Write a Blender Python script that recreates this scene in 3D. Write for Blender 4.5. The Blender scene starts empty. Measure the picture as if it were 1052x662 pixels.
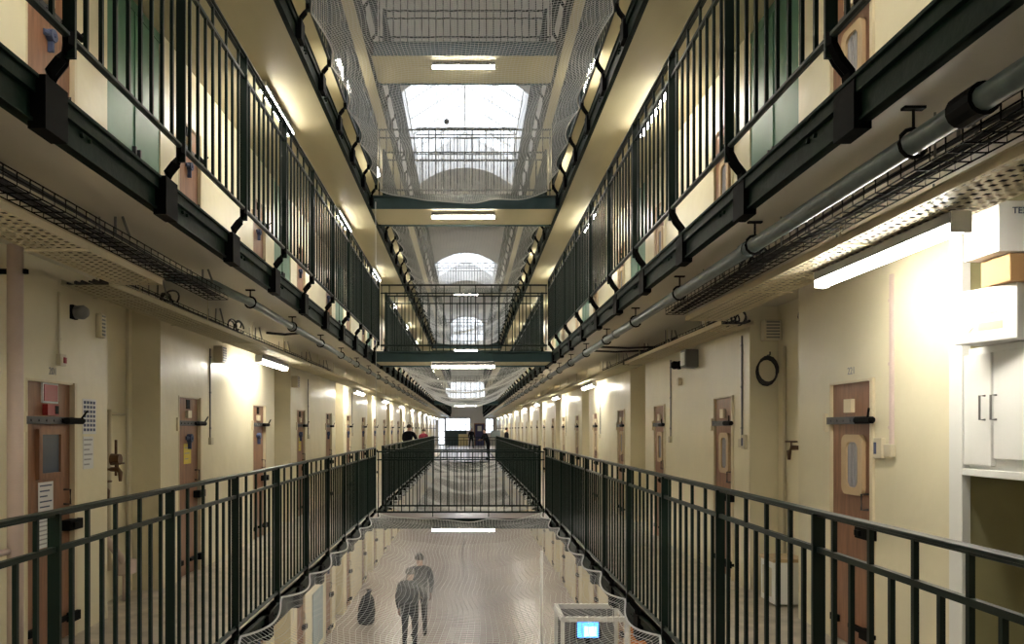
import bpy, bmesh, math, random
from mathutils import Vector, Matrix
random.seed(7)
R = math.radians
scene = bpy.context.scene
COL = scene.collection
# ------------------------------------------------------------------ camera
cd = bpy.data.cameras.new('camera'); cam = bpy.data.objects.new('camera', cd); COL.objects.link(cam)
cam.location = (0, 0, 1.6); cam.rotation_euler = (R(90), 0, 0)
cd.sensor_width = 36; cd.lens = 36 * 800 / 1052
cd.shift_x = 45.5 / 1052; cd.shift_y = 110 / 1052; cd.clip_end = 500; cd.clip_start = 0.05
scene.camera = cam
# ------------------------------------------------------------------ world, daylight portals, exposure
w = bpy.data.worlds.new('world'); scene.world = w; w.use_nodes = True
bg = w.node_tree.nodes['Background']; bg.inputs[0].default_value = (0.86, 0.92, 1.0, 1); bg.inputs[1].default_value = 2.0
scene.view_settings.view_transform = 'Standard'; scene.view_settings.look = 'None'
scene.view_settings.gamma = 1; scene.view_settings.use_curve_mapping = False
scene.view_settings.exposure = 1.05
TUBE = 30.0
XC = -0.12                     # middle of the hall
SKY = [(-1.0, 8.0), (24.0, 33.0), (49.0, 58.0)]
def portal(loc, rot, sx, sy):
    ld = bpy.data.lights.new('daylight_portal', 'AREA'); ld.shape = 'RECTANGLE'; ld.size = sx; ld.size_y = sy
    ld.cycles.is_portal = True
    o = bpy.data.objects.new('daylight_portal', ld); COL.objects.link(o); o.location = loc; o.rotation_euler = rot
for a, b in SKY: portal((XC, (a + b) / 2, 13.0), (0, 0, 0), 4.2, b - a)

# ------------------------------------------------------------------ materials
def mat(name, col, rough=.5, metal=0, var=0.0, vscale=3.0, bump=0.0, bscale=8.0, emit=None, estr=0, coat=0, stretch=None, spec=None):
    m = bpy.data.materials.new(name); m.use_nodes = True; nt = m.node_tree; b = nt.nodes['Principled BSDF']
    b.inputs['Base Color'].default_value = (*col, 1); b.inputs['Roughness'].default_value = rough; b.inputs['Metallic'].default_value = metal
    if coat: b.inputs['Coat Weight'].default_value = coat; b.inputs['Coat Roughness'].default_value = .15
    if spec is not None: b.inputs['Specular IOR Level'].default_value = spec
    tc = None
    if var or bump:
        tc = nt.nodes.new('ShaderNodeTexCoord'); mp = nt.nodes.new('ShaderNodeMapping'); nt.links.new(tc.outputs['Object'], mp.inputs[0])
        if stretch: mp.inputs['Scale'].default_value = stretch
    if var:
        n = nt.nodes.new('ShaderNodeTexNoise'); n.inputs['Scale'].default_value = vscale; n.inputs['Detail'].default_value = 6
        nt.links.new(mp.outputs[0], n.inputs['Vector'])
        r = nt.nodes.new('ShaderNodeValToRGB'); r.color_ramp.elements[0].position = .3; r.color_ramp.elements[1].position = .7
        r.color_ramp.elements[0].color = (*[c * (1 - var) for c in col], 1); r.color_ramp.elements[1].color = (*[min(1, c * (1 + var * .5)) for c in col], 1)
        nt.links.new(n.outputs['Fac'], r.inputs[0]); nt.links.new(r.outputs[0], b.inputs['Base Color'])
    if bump:
        n2 = nt.nodes.new('ShaderNodeTexNoise'); n2.inputs['Scale'].default_value = bscale; n2.inputs['Detail'].default_value = 3
        nt.links.new(mp.outputs[0], n2.inputs['Vector'])
        bp = nt.nodes.new('ShaderNodeBump'); bp.inputs['Strength'].default_value = bump; bp.inputs['Distance'].default_value = .05
        nt.links.new(n2.outputs['Fac'], bp.inputs['Height']); nt.links.new(bp.outputs[0], b.inputs['Normal'])
    if emit: b.inputs['Emission Color'].default_value = (*emit, 1); b.inputs['Emission Strength'].default_value = estr
    return m
M = {}
M['wall'] = mat('cream_gloss_paint', (.77, .705, .51), .34, var=.09, vscale=1.3, bump=.35, bscale=2.2)
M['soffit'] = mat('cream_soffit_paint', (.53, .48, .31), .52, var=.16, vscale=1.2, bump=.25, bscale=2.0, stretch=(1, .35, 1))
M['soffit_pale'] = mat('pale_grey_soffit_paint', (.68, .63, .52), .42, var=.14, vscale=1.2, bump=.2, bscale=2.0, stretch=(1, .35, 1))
M['vault'] = mat('vault_plaster', (.80, .78, .76), .7, var=.06, vscale=.6)
M['floor0'] = mat('hall_floor', (.43, .37, .36), .26, var=.10, vscale=1.2, bump=.06, bscale=1.5)
M['floor'] = mat('gallery_floor', (.50, .44, .36), .30, var=.35, vscale=5)
M['green'] = mat('dark_green_enamel', (.005, .014, .010), .36, var=.15, vscale=9, spec=.22)
M['girder'] = mat('green_black_girder_paint', (.007, .018, .012), .48, var=.5, vscale=4, bump=.05, bscale=16, spec=.07)
M['teal'] = mat('teal_girder_paint', (.025, .062, .064), .38, var=.2, vscale=4)
M['panel'] = mat('mid_green_paint', (.065, .185, .115), .42, var=.12, vscale=3)
M['pipe'] = mat('grey_green_pipe_paint', (.075, .105, .10), .33, var=.35, vscale=14)
M['pinkpipe'] = mat('pinkish_pipe_paint', (.66, .53, .48), .42, var=.08, vscale=6)
M['wood'] = mat('brown_door_wood', (.27, .125, .065), .42, var=.28, vscale=5, stretch=(6, 6, .8))
M['frame'] = mat('cream_frame_paint', (.70, .61, .42), .4)
M['tan'] = mat('tan_window_trim', (.52, .38, .22), .45)
M['black'] = mat('black_iron', (.004, .004, .004), .6, spec=.06)
M['iron'] = mat('grey_iron', (.06, .06, .07), .40, metal=.6)
M['rust'] = mat('brown_brass_valve', (.11, .055, .025), .45, metal=.3)
M['steel'] = mat('galvanised_wire', (.22, .22, .21), .4, metal=.8)
M['net'] = mat('pale_net_cord', (.62, .62, .60), .6)
M['white'] = mat('white_paint', (.80, .80, .77), .4)
M['card'] = mat('white_cardboard', (.80, .79, .76), .6)
M['brown_card'] = mat('brown_cardboard', (.45, .27, .12), .7)
M['paper'] = mat('white_paper', (.72, .72, .72), .7)
M['ink'] = mat('blue_black_ink', (.06, .08, .16), .7)
M['greyink'] = mat('grey_ink', (.35, .35, .36), .7)
M['yellow'] = mat('yellow_paper', (.72, .58, .10), .7)
M['red'] = mat('red_plastic', (.32, .02, .02), .35)
M['grey'] = mat('grey_plastic', (.16, .16, .16), .45)
M['beige'] = mat('beige_plastic', (.58, .52, .38), .45)
M['cable'] = mat('black_cable', (.015, .015, .018), .5)
M['yellowcounter'] = mat('pale_yellow_laminate', (.72, .62, .32), .4)
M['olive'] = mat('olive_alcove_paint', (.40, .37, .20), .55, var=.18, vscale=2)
M['glass'] = mat('dark_window_glass', (.10, .12, .16), .12)
M['blind'] = mat('grey_barred_glass', (.34, .33, .36), .25)
M['tube'] = mat('lit_tube', (1, 1, 1), .4, emit=(1.0, .95, .84), estr=TUBE)
M['screen'] = mat('lit_screen', (.02, .02, .03), .3, emit=(.05, .25, 1.0), estr=2.2)
M['screenlight'] = mat('lit_screen_window', (.02, .02, .03), .3, emit=(.25, .75, 1.0), estr=2.6)
M['orange'] = mat('orange_panel', (.62, .22, .04), .5)
M['blue'] = mat('blue_poster', (.10, .22, .55), .5)
M['navy'] = mat('navy_blue_door', (.03, .03, .12), .4)
M['skin'] = mat('skin', (.50, .30, .22), .55)
M['hair'] = mat('dark_hair', (.02, .014, .01), .6)
M['darkcloth'] = mat('dark_cloth', (.006, .006, .009), .85, spec=.1)
M['trousers'] = mat('dark_trousers', (.008, .008, .011), .85, spec=.1)
M['pinkcloth'] = mat('pink_red_cloth', (.22, .02, .045), .8)
M['palecloth'] = mat('pale_cloth', (.36, .44, .47), .8)
M['mat_red'] = mat('dark_red_mat', (.18, .03, .03), .8)
def skyglass():
    m = bpy.data.materials.new('clear_roof_glass'); m.use_nodes = True; nt = m.node_tree; nt.nodes.clear()
    o = nt.nodes.new('ShaderNodeOutputMaterial'); mx = nt.nodes.new('ShaderNodeMixShader'); t = nt.nodes.new('ShaderNodeBsdfTransparent'); g = nt.nodes.new('ShaderNodeBsdfGlossy')
    t.inputs[0].default_value = (.88, .9, .92, 1); g.inputs['Roughness'].default_value = .1; mx.inputs[0].default_value = .06
    nt.links.new(t.outputs[0], mx.inputs[1]); nt.links.new(g.outputs[0], mx.inputs[2]); nt.links.new(mx.outputs[0], o.inputs[0]); return m
M['skyglass'] = skyglass()

# ------------------------------------------------------------------ mesh helpers
class MB:
    def __init__(s): s.v = []; s.f = []; s.m = []; s.mi = 0
    def box(s, x0, x1, y0, y1, z0, z1):
        n = len(s.v)
        s.v += [(x0, y0, z0), (x1, y0, z0), (x1, y1, z0), (x0, y1, z0), (x0, y0, z1), (x1, y0, z1), (x1, y1, z1), (x0, y1, z1)]
        for q in ((0, 3, 2, 1), (4, 5, 6, 7), (0, 1, 5, 4), (1, 2, 6, 5), (2, 3, 7, 6), (3, 0, 4, 7)): s.f.append(tuple(n + i for i in q)); s.m.append(s.mi)
        return s
    def cbox(s, c, d): return s.box(c[0] - d[0] / 2, c[0] + d[0] / 2, c[1] - d[1] / 2, c[1] + d[1] / 2, c[2] - d[2] / 2, c[2] + d[2] / 2)
    def quad(s, a, b, c, d):
        n = len(s.v); s.v += [a, b, c, d]; s.f.append((n, n + 1, n + 2, n + 3)); s.m.append(s.mi); return s
    def poly(s, pts):
        n = len(s.v); s.v += list(pts); s.f.append(tuple(range(n, n + len(pts)))); s.m.append(s.mi); return s
    def tube(s, pts, r, seg=8, cap=True):
        pts = [Vector(p) for p in pts]; rs = r if isinstance(r, (list, tuple)) else [r] * len(pts)
        rings = []; up = Vector((0, 0, 1))
        for i, p in enumerate(pts):
            d = (pts[min(i + 1, len(pts) - 1)] - pts[max(i - 1, 0)]).normalized()
            u = up if abs(d.z) < .95 else Vector((1, 0, 0))
            a = d.cross(u).normalized(); b = a.cross(d).normalized()
            n = len(s.v)
            for k in range(seg):
                t = 2 * math.pi * k / seg + math.pi / seg
                s.v.append(tuple(p + a * (math.cos(t) * rs[i]) + b * (math.sin(t) * rs[i])))
            rings.append(n)
        for i in range(len(rings) - 1):
            for k in range(seg):
                k2 = (k + 1) % seg; s.f.append((rings[i] + k, rings[i] + k2, rings[i + 1] + k2, rings[i + 1] + k)); s.m.append(s.mi)
        if cap:
            s.f.append(tuple(rings[0] + k for k in reversed(range(seg)))); s.f.append(tuple(rings[-1] + k for k in range(seg))); s.m += [s.mi, s.mi]
        return s
    def prism(s, pts, axis, a, b):
        """closed outline pts (2D) extruded along axis between a and b"""
        def P(p, t): return {'x': (t, p[0], p[1]), 'y': (p[0], t, p[1]), 'z': (p[0], p[1], t)}[axis]
        n = len(s.v); k = len(pts)
        s.v += [P(p, a) for p in pts] + [P(p, b) for p in pts]
        s.f.append(tuple(n + i for i in range(k))); s.f.append(tuple(n + k + i for i in reversed(range(k)))); s.m += [s.mi, s.mi]
        for i in range(k):
            j = (i + 1) % k; s.f.append((n + i, n + k + i, n + k + j, n + j)); s.m.append(s.mi)
        return s
    def ring(s, outer, inner, axis, a, b):
        def P(p, t): return {'x': (t, p[0], p[1]), 'y': (p[0], t, p[1]), 'z': (p[0], p[1], t)}[axis]
        k = len(outer); n = len(s.v)
        for L in (outer, inner):
            for t in (a, b): s.v += [P(p, t) for p in L]
        for i in range(k):
            j = (i + 1) % k
            s.f += [(n + i, n + j, n + k + j, n + k + i), (n + 2 * k + j, n + 2 * k + i, n + 3 * k + i, n + 3 * k + j),
                    (n + i, n + 2 * k + i, n + 2 * k + j, n + j), (n + k + i, n + k + j, n + 3 * k + j, n + 3 * k + i)]
            s.m += [s.mi] * 4
        return s
    def mesh(s, name, mats, fix=True):
        me = bpy.data.meshes.new(name); me.from_pydata(s.v, [], s.f)
        for m in (mats if isinstance(mats, list) else [mats]): me.materials.append(M[m] if isinstance(m, str) else m)
        if isinstance(mats, list): me.polygons.foreach_set('material_index', s.m)
        if fix:
            b = bmesh.new(); b.from_mesh(me); bmesh.ops.recalc_face_normals(b, faces=b.faces); b.to_mesh(me); b.free()
        me.update(); return me
    def build(s, name, mats, parent=None, fix=True, smooth=False, bevel=0):
        me = s.mesh(name, mats, fix)
        if smooth:
            for p in me.polygons: p.use_smooth = True
        o = bpy.data.objects.new(name, me); COL.objects.link(o)
        if parent: o.parent = parent
        if bevel:
            md = o.modifiers.new('bevel', 'BEVEL'); md.width = bevel; md.segments = 2; md.limit_method = 'ANGLE'
        return o
def link(name, me, parent=None, loc=(0, 0, 0), rz=0):
    o = bpy.data.objects.new(name, me); COL.objects.link(o); o.parent = parent; o.location = loc; o.rotation_euler.z = rz; return o
def tag(o, label=None, cat=None, group=None, kind=None):
    if label: o['label'] = label
    if cat: o['category'] = cat
    if group: o['group'] = group
    if kind: o['kind'] = kind
    return o
def empty(name, loc=(0, 0, 0), rz=0, label=None, cat=None, group=None, kind=None):
    o = bpy.data.objects.new(name, None); COL.objects.link(o); o.location = loc; o.rotation_euler.z = rz; o.empty_display_size = .1
    return tag(o, label, cat, group, kind)
def copy_tree(o, parent=None):
    c = o.copy(); COL.objects.link(c); c.parent = parent
    for ch in list(o.children): copy_tree(ch, c)
    return c
def rrect(cx, cz, w_, h_, r, n=5):
    pts = []
    for (sx, sz, a0) in ((1, 1, 0), (-1, 1, 90), (-1, -1, 180), (1, -1, 270)):
        for k in range(n + 1):
            a = R(a0 + 90 * k / n); pts.append((cx + sx * (w_ / 2 - r) + r * math.cos(a), cz + sz * (h_ / 2 - r) + r * math.sin(a)))
    return pts
ORD = 'first second third fourth fifth sixth seventh eighth ninth tenth eleventh twelfth thirteenth fourteenth fifteenth sixteenth seventeenth eighteenth nineteenth twentieth twenty-first twenty-second twenty-third twenty-fourth twenty-fifth twenty-sixth'.split()

# ------------------------------------------------------------------ levels
YB, YE = -4.0, 76.0
XL, XR = -3.05, 2.80
F = [-2.95, 0.0, 2.98, 5.76, 8.50]          # floor heights
U = [None, -.18, 2.80, 5.53, 8.27]          # underside of each gallery
GL = [None, -1.76, -1.70, -1.74, -1.74]     # girder face, left
GR = [None, 1.50, 1.53, 1.62, 1.62]         # girder face, right
RL = [None, -1.65, -1.59, -1.63, -1.63]     # railing line, left
RR = [None, 1.40, 1.45, 1.52, 1.52]
BR = [(13.9, 15.1), (38.0, 39.2)]           # footbridges
SIDE = {1: 'lower', 2: 'middle', 3: 'upper', 4: 'top'}
LV = {0: 'ground floor', 1: 'lower gallery', 2: 'middle gallery', 3: 'upper gallery', 4: 'top gallery'}
DY = 2.84; D0 = 5.70
doorY = [D0 + DY * k for k in range(-2, 25) if D0 + DY * k < YE - 1]
RC0 = 7.16; RCP = 5.68; RH = .57; RD = .28
recY = [RC0 + RCP * k for k in range(-1, 13)]
# ------------------------------------------------------------------ walls
DW, DH = .64, 1.95
def wall(side):
    X = XL if side == 'left' else XR; s = -1 if side == 'left' else 1
    mb = MB(); zt = 9.72
    doors = []
    for y in doorY:
        for lv in (0, 1, 2):
            if side == 'right' and lv == 1 and 0 < y < 4.5: continue
            doors.append((y, F[lv]))
    ys = [YB]
    for c in recY: ys += [c - RH, c + RH]
    ys.append(YE)
    def face(y0, y1, x, zs0, zs1):   # wall in plane x with door holes
        ds = sorted({d[0] for d in doors if y0 < d[0] < y1}); cur = y0
        alc = side == 'right' and y0 < 2.5 < y1
        for d in ds:
            a, b = d - DW / 2, d + DW / 2
            if side == 'right' and cur < 4.4 and a > 4.4 and alc:
                segs = [(cur, 1.9), (4.4, a)]
            else: segs = [(cur, a)]
            for p, q in segs: mb.quad((x, p, zs0), (x, q, zs0), (x, q, zs1), (x, p, zs1))
            z = zs0
            for (dy, fz) in sorted(t for t in doors if t[0] == d):
                if fz > z: mb.quad((x, a, z), (x, b, z), (x, b, fz), (x, a, fz))
                z = fz + DH
                for yy in (a, b): mb.quad((x, yy, fz), (x + s * .14, yy, fz), (x + s * .14, yy, z), (x, yy, z))
                mb.quad((x, a, z), (x, b, z), (x + s * .14, b, z), (x + s * .14, a, z))
            mb.quad((x, a, z), (x, b, z), (x, b, zs1), (x, a, zs1)); cur = b
        mb.quad((x, cur, zs0), (x, y1, zs0), (x, y1, zs1), (x, cur, zs1))
        if alc:      # alcove below the cupboard, cupboard and box shelf above
            mb.quad((x, 1.9, zs0), (x, 4.4, zs0), (x, 4.4, 0), (x, 1.9, 0)); mb.quad((x, 1.9, U[2]), (x, 4.4, U[2]), (x, 4.4, zs1), (x, 1.9, zs1))
    for i in range(len(ys) - 1):
        y0, y1 = ys[i], ys[i + 1]; rec = i % 2 == 1
        x = X + s * RD if rec else X
        if rec:
            mb.quad((x, y0, F[0]), (x, y1, F[0]), (x, y1, zt), (x, y0, zt))
            for yy in (y0, y1): mb.quad((X, yy, F[0]), (x, yy, F[0]), (x, yy, zt), (X, yy, zt))
        else: face(y0, y1, x, F[0], zt)
    mb.quad((X - s * .001, YB, zt), (X + s * .5, YB, zt), (X + s * .5, YE, zt), (X - s * .001, YE, zt))
    o = mb.build('wall_' + side, 'wall', fix=False); tag(o, kind='structure')
    # solid core behind, so no daylight leaks
    c = MB().box(min(X + s * .8, X + s * 1.0), max(X + s * .8, X + s * 1.0), YB, YE, F[0], 12.7).build('wall_%s_core' % side, 'wall'); tag(c, kind='structure')
doorY_all = doorY
# the first right doors behind the alcove are left out
wall('left'); wall('right')
# alcove lining
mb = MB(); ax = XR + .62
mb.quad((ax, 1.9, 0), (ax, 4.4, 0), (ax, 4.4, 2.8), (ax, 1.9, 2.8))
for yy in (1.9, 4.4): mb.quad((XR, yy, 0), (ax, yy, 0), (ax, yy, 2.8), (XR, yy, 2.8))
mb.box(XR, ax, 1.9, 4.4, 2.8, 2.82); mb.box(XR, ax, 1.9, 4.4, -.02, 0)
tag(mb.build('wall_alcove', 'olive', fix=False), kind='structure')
mb = MB(); mb.box(XR - .02, XR + .03, 4.38, 4.50, 0, 2.8); mb.box(XR - .02, XR + .03, 1.9, 4.38, 1.34, 1.38)
tag(mb.build('trim_1', 'white', bevel=.004), kind='structure')
tag(MB().box(XL - 1, XR + 1, YB - .2, YB, F[0], 12.7).build('wall_back', 'wall'), kind='structure')
tag(MB().box(XL - .9, XR + .9, YB, YE, F[0] - .2, F[0]).build('floor', 'floor0'), kind='structure')
tag(MB().box(GL[1], GR[1], BR[1][0] + .05, YE, -.18, 0).build('floor_landing', 'floor0'), kind='structure')
# galleries: slab with floor finish on top, cream soffit under, dark girder at the edge
for lv in (1, 2, 3, 4):
    for side in ('left', 'right'):
        s = -1 if side == 'left' else 1
        G = GL[lv] if s < 0 else GR[lv]; W = (XL if s < 0 else XR) + s * (RD + .02)
        mb = MB(); x0, x1 = min(G - s * -.012, W), max(G - s * -.012, W)
        mb.mi = 0; mb.box(x0, x1, YB, YE, U[lv] + .02, F[lv] - .015)
        mb.mi = 1; mb.box(x0, x1, YB, YE, F[lv] - .015, F[lv])
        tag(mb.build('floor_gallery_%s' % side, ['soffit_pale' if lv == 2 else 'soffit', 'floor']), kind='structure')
        mb = MB()
        def gx(d): return G + s * d
        mb.box(min(gx(0), gx(.012)), max(gx(0), gx(.012)), YB, YE, U[lv], F[lv])
        mb.box(min(gx(-.035), gx(.05)), max(gx(-.035), gx(.05)), YB, YE, F[lv] - .015, F[lv])
        mb.box(min(gx(-.012), gx(.04)), max(gx(-.012), gx(.04)), YB, YE, U[lv], U[lv] + .012)
        mb.box(min(gx(-.022), gx(0)), max(gx(-.022), gx(0)), YB, YE, F[lv] - .07, F[lv] - .015)
        y = 1.0
        while y < 40:
            for dz in (.09, .12): mb.tube([(gx(0), y, U[lv] + dz), (gx(-.014), y, U[lv] + dz)], .011, 6); mb.tube([(gx(0), y + .07, U[lv] + dz), (gx(-.014), y + .07, U[lv] + dz)], .011, 6)
            y += 1.21
        tag(mb.build('trim_girder_%s' % side, 'girder'), kind='structure')
# vault with skylight openings
def vault():
    mb = MB(); Rv = 2.98; zc = 9.7; N = 24
    def P(a, y): return (XC + Rv * math.cos(a), y, zc + Rv * math.sin(a))
    cuts = [YB] + [v for ab in SKY for v in ab] + [YE]
    ah = math.acos(2.0 / Rv)
    angs = sorted(set([math.pi * k / N for k in range(N + 1)] + [ah, math.pi - ah]))
    for i in range(len(cuts) - 1):
        y0, y1 = cuts[i], cuts[i + 1]; hole = i % 2 == 1
        for k in range(len(angs) - 1):
            mid = (angs[k] + angs[k + 1]) / 2
            if hole and ah < mid < math.pi - ah: continue
            mb.quad(P(angs[k], y0), P(angs[k + 1], y0), P(angs[k + 1], y1), P(angs[k], y1))
        if hole:
            zt = 12.95; z0 = zc + Rv * math.sin(ah)
            for sx in (-2.0, 2.0): mb.quad((XC + sx, y0, z0), (XC + sx, y1, z0), (XC + sx, y1, zt), (XC + sx, y0, zt))
            for yy in (y0, y1):
                pts = [P(a, yy) for a in angs if ah - 1e-6 <= a <= math.pi - ah + 1e-6]
                for k in range(len(pts) - 1): mb.quad(pts[k], pts[k + 1], (pts[k + 1][0], yy, zt), (pts[k][0], yy, zt))
                mb.poly([(XC - 2, yy, zt), (XC + 2, yy, zt), (XC, yy, 14.2)])
    tag(mb.build('ceiling', 'vault', fix=False), kind='structure')
vault()
for n, (a, b) in enumerate(SKY):
    e = empty('window_%d' % (n + 1), (XC, a, 12.95), label='gabled glass skylight over the hall, %s along the roof' % ('nearest', 'second', 'far')[n], cat='skylight', kind='structure')
    mb = MB()
    L = b - a
    for s in (-1, 1):
        k = 0
        while k <= L: mb.tube([(s * 2.0, k, 0), (0, k, 1.25)], .045, 4); k += 1.5
        mb.tube([(s * 1.0, 0, .625), (s * 1.0, L, .625)], .018, 4)
        mb.tube([(s * 2.0, 0, 0), (s * 2.0, L, 0)], .05, 4)
    mb.tube([(0, 0, 1.25), (0, L, 1.25)], .04, 4); mb.build('window_frame', 'white', e)
    for s in (-1, 1):
        mb = MB(); mb.quad((s * 2.0, 0, .03), (s * 2.0, L, .03), (0, L, 1.28), (0, 0, 1.28)); mb.build('pane', 'skyglass', e)
# end wall with openings
def endwall():
    mb = MB(); dx = .1; x = XL - .4; ops = []
    def opening(xx):
        r = []
        if -1.78 < xx < 1.58:  # big arched window
            t = (xx + .1) / 1.68; r.append((9.45, 11.6 + .95 * math.sqrt(max(0, 1 - t * t))))
        if -2.15 < xx < 1.7: r.append((4.55, 6.2))
        if -2.8 < xx < -2.25: r.append((.1, 2.6))
        if -2.15 < xx < .25: r.append((1.45, 2.65))
        if 1.75 < xx < 2.5: r.append((1.2, 2.6))
        return sorted(r)
    while x < XR + .4:
        xm = x + dx / 2; top = 9.7 + math.sqrt(max(0, 2.98 ** 2 - (xm - XC) ** 2)) + .05 if abs(xm - XC) < 2.98 else 9.75
        z = F[0]
        for a, b in opening(xm):
            mb.quad((x, YE, z), (x + dx, YE, z), (x + dx, YE, a), (x, YE, a)); z = b
        mb.quad((x, YE, z), (x + dx, YE, z), (x + dx, YE, top), (x, YE, top)); x += dx
    tag(mb.build('wall_end', 'vault', fix=False), kind='structure')
    e = empty('window_4', (-.1, YE, 9.45), label='tall arched window with dark glazing bars high on the end wall', cat='window', kind='structure')
    m = MB()
    for k in range(-4, 5):
        t = k * .42 / 1.68; h = 2.15 + .95 * math.sqrt(max(0, 1 - t * t)); m.box(k * .42 - .03, k * .42 + .03, -.05, .05, 0, h)
    for z in (0, .7, 1.4, 2.1): m.box(-1.68, 1.68, -.04, .04, z, z + .07)
    m.build('window_frame', 'iron', e); MB().quad((-1.68, .06, 0), (1.68, .06, 0), (1.68, .06, 3.15), (-1.68, .06, 3.15)).build('pane', 'skyglass', e)
    for n, (x0, x1, z0, z1, nb) in enumerate(((-2.15, 1.7, 4.55, 6.2, 8), (-2.8, -2.25, .1, 2.6, 1), (-2.15, .25, 1.45, 2.65, 5), (1.75, 2.5, 1.2, 2.6, 2))):
        e = empty('window_%d' % (n + 5), (x0, YE, z0), label=('wide barred window on the end wall at middle gallery height', 'tall narrow window at the end wall beside the left cells', 'barred window above the dark green partition at the far end', 'small bright window at the end wall beside the right cells')[n], cat='window', kind='structure')
        m = MB(); W = x1 - x0; H = z1 - z0
        for k in range(nb + 1): m.box(W * k / nb - .03, W * k / nb + .03, -.05, .05, 0, H)
        for z in (0, H * .5, H): m.box(0, W, -.04, .04, z - .03, z + .03)
        m.build('window_frame', 'iron', e); MB().quad((0, .06, 0), (W, .06, 0), (W, .06, H), (0, .06, H)).build('pane', 'skyglass', e)
endwall()
o = tag(MB().box(-2.15, -.1, 75.7, 75.85, 0, 1.42).build('partition', 'teal', bevel=.02), 'low dark green partition panel at the far end of the gallery', 'partition')
o = tag(MB().box(-.9, .05, 75.2, 75.55, 0, 1.1).build('counter', 'yellowcounter', bevel=.03), 'pale yellow counter in front of the dark green partition', 'counter')
e = empty('door_far', (1.15, YE - .02, 0), label='dark blue door with brown frame in the cream end wall', cat='door', kind='structure')
MB().box(-.42, .42, -.06, 0, 0, 2.05).build('leaf', 'navy', e)
m = MB(); m.box(-.52, -.42, -.1, 0, 0, 2.15); m.box(.42, .52, -.1, 0, 0, 2.15); m.box(-.52, .52, -.1, 0, 2.05, 2.15); m.build('door_frame', 'wood', e)
MB().box(-.2, .2, -.08, -.06, 1.4, 1.9).build('sign', 'paper', e)

# ------------------------------------------------------------------ railings
BAY = 1.21
def bar_mesh(z0, z1): return MB().box(-.0085, .0085, -.0085, .0085, z0, z1).mesh('baluster', 'green')
POST = MB().box(-.025, .025, -.008, .008, .10, 1.262)
POSTM = POST.mesh('post', 'green'); POSTW = bpy.data.meshes
LONGB = bar_mesh(.19, 1.265); SHORTB = bar_mesh(.19, 1.12)
CLEAT = None
def bracket_mesh(s):   # s: direction from rail to girder (+1 right side, -1 left)
    g = .10
    mb = MB()
    for w_ in (-.012, .012): mb.tube([(0, w_, .20), (0, w_, .15), (s * .03, w_, .09), (s * g * .7, w_, .04), (s * g * .75, w_, -.02)], .024, 6)
    mb.box(min(s * (g - .05), s * (g + .02)), max(s * (g - .05), s * (g + .02)), -.085, .085, -.21, .0)
    return mb.mesh('bracket', 'black')
BRK = {-1: bracket_mesh(-1), 1: bracket_mesh(1)}
def railing(loc, rz, L, posts, label, group=None, side=None, zsh=(0, 0), h=1.27, individual=True, cat='railing', npart=100):
    """runs along local +Y; local z=0 is the gallery floor"""
    e = empty('railing', loc, rz, label, cat, group)
    MB().box(-.024, .024, 0, L, 1.262, 1.276).box(-.008, .008, 0, L, 1.25, 1.264).build('handrail', 'green', e, bevel=.003)
    MB().box(-.011, .011, 0, L, 1.108, 1.13).build('mid_rail', 'green', e)
    MB().tube([(0, 0, .185), (0, L, .185)], .017, 8).build('bottom_rail', 'green', e)
    for p in posts:
        link('post', POSTM, e, (0, p, 0))
        if side: link('bracket', BRK[side], e, (0, p, 0))
    bars = []
    for a, b in zip([posts[0] - BAY] + posts, posts + [posts[-1] + BAY]):
        n = max(2, round((b - a) / (BAY / 9)))
        for k in range(1, n):
            y = a + (b - a) * k / n
            if .02 < y < L - .02: bars.append((y, (n - k) % 2 == 1))
    bars.sort()
    for i, (y, lg) in enumerate(bars[:npart]): link('baluster', LONGB if lg else SHORTB, e, (0, y, 0))
    if bars[npart:]:
        mb = MB()
        for y, lg in bars[npart:]: mb.box(-.0085, .0085, y - .0085, y + .0085, .19, 1.265 if lg else 1.12)
        tag(mb.build('baluster', 'green', e), kind='stuff')
    return e
for lv in (1, 2, 3, 4):
    k0 = {1: 11, 2: 11, 3: 8, 4: 4}[lv]
    for side, s in (('left', -1), ('right', 1)):
        X = RL[lv] if s < 0 else RR[lv]
        y0 = 14.0 - BAY * k0 - .3; L = 13.88 - y0
        railing((X, y0, F[lv]), 0, L, [.3 + BAY * k for k in range(k0)] + [L - .03], 'dark green railing of the %s, %s side, stretch before the footbridge' % (LV[lv], side), 'near gallery railings', s)
        y0 = 15.12; L = 37.95 - y0; n = round(L / BAY); st = L / n
        railing((X, y0, F[lv]), 0, L, [.03] + [st * k for k in range(1, n)] + [L - .03], 'dark green railing of the %s, %s side, stretch beyond the first footbridge' % (LV[lv], side), 'far gallery railings', s)
        if lv > 1:
            y0 = 39.22; L = 75.5 - y0; n = round(L / BAY); st = L / n
            railing((X, y0, F[lv]), 0, L, [.03] + [st * k for k in range(1, n)] + [L - .03], 'dark green railing of the %s, %s side, last stretch before the end wall' % (LV[lv], side), 'last gallery railings', s, npart=40)

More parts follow.
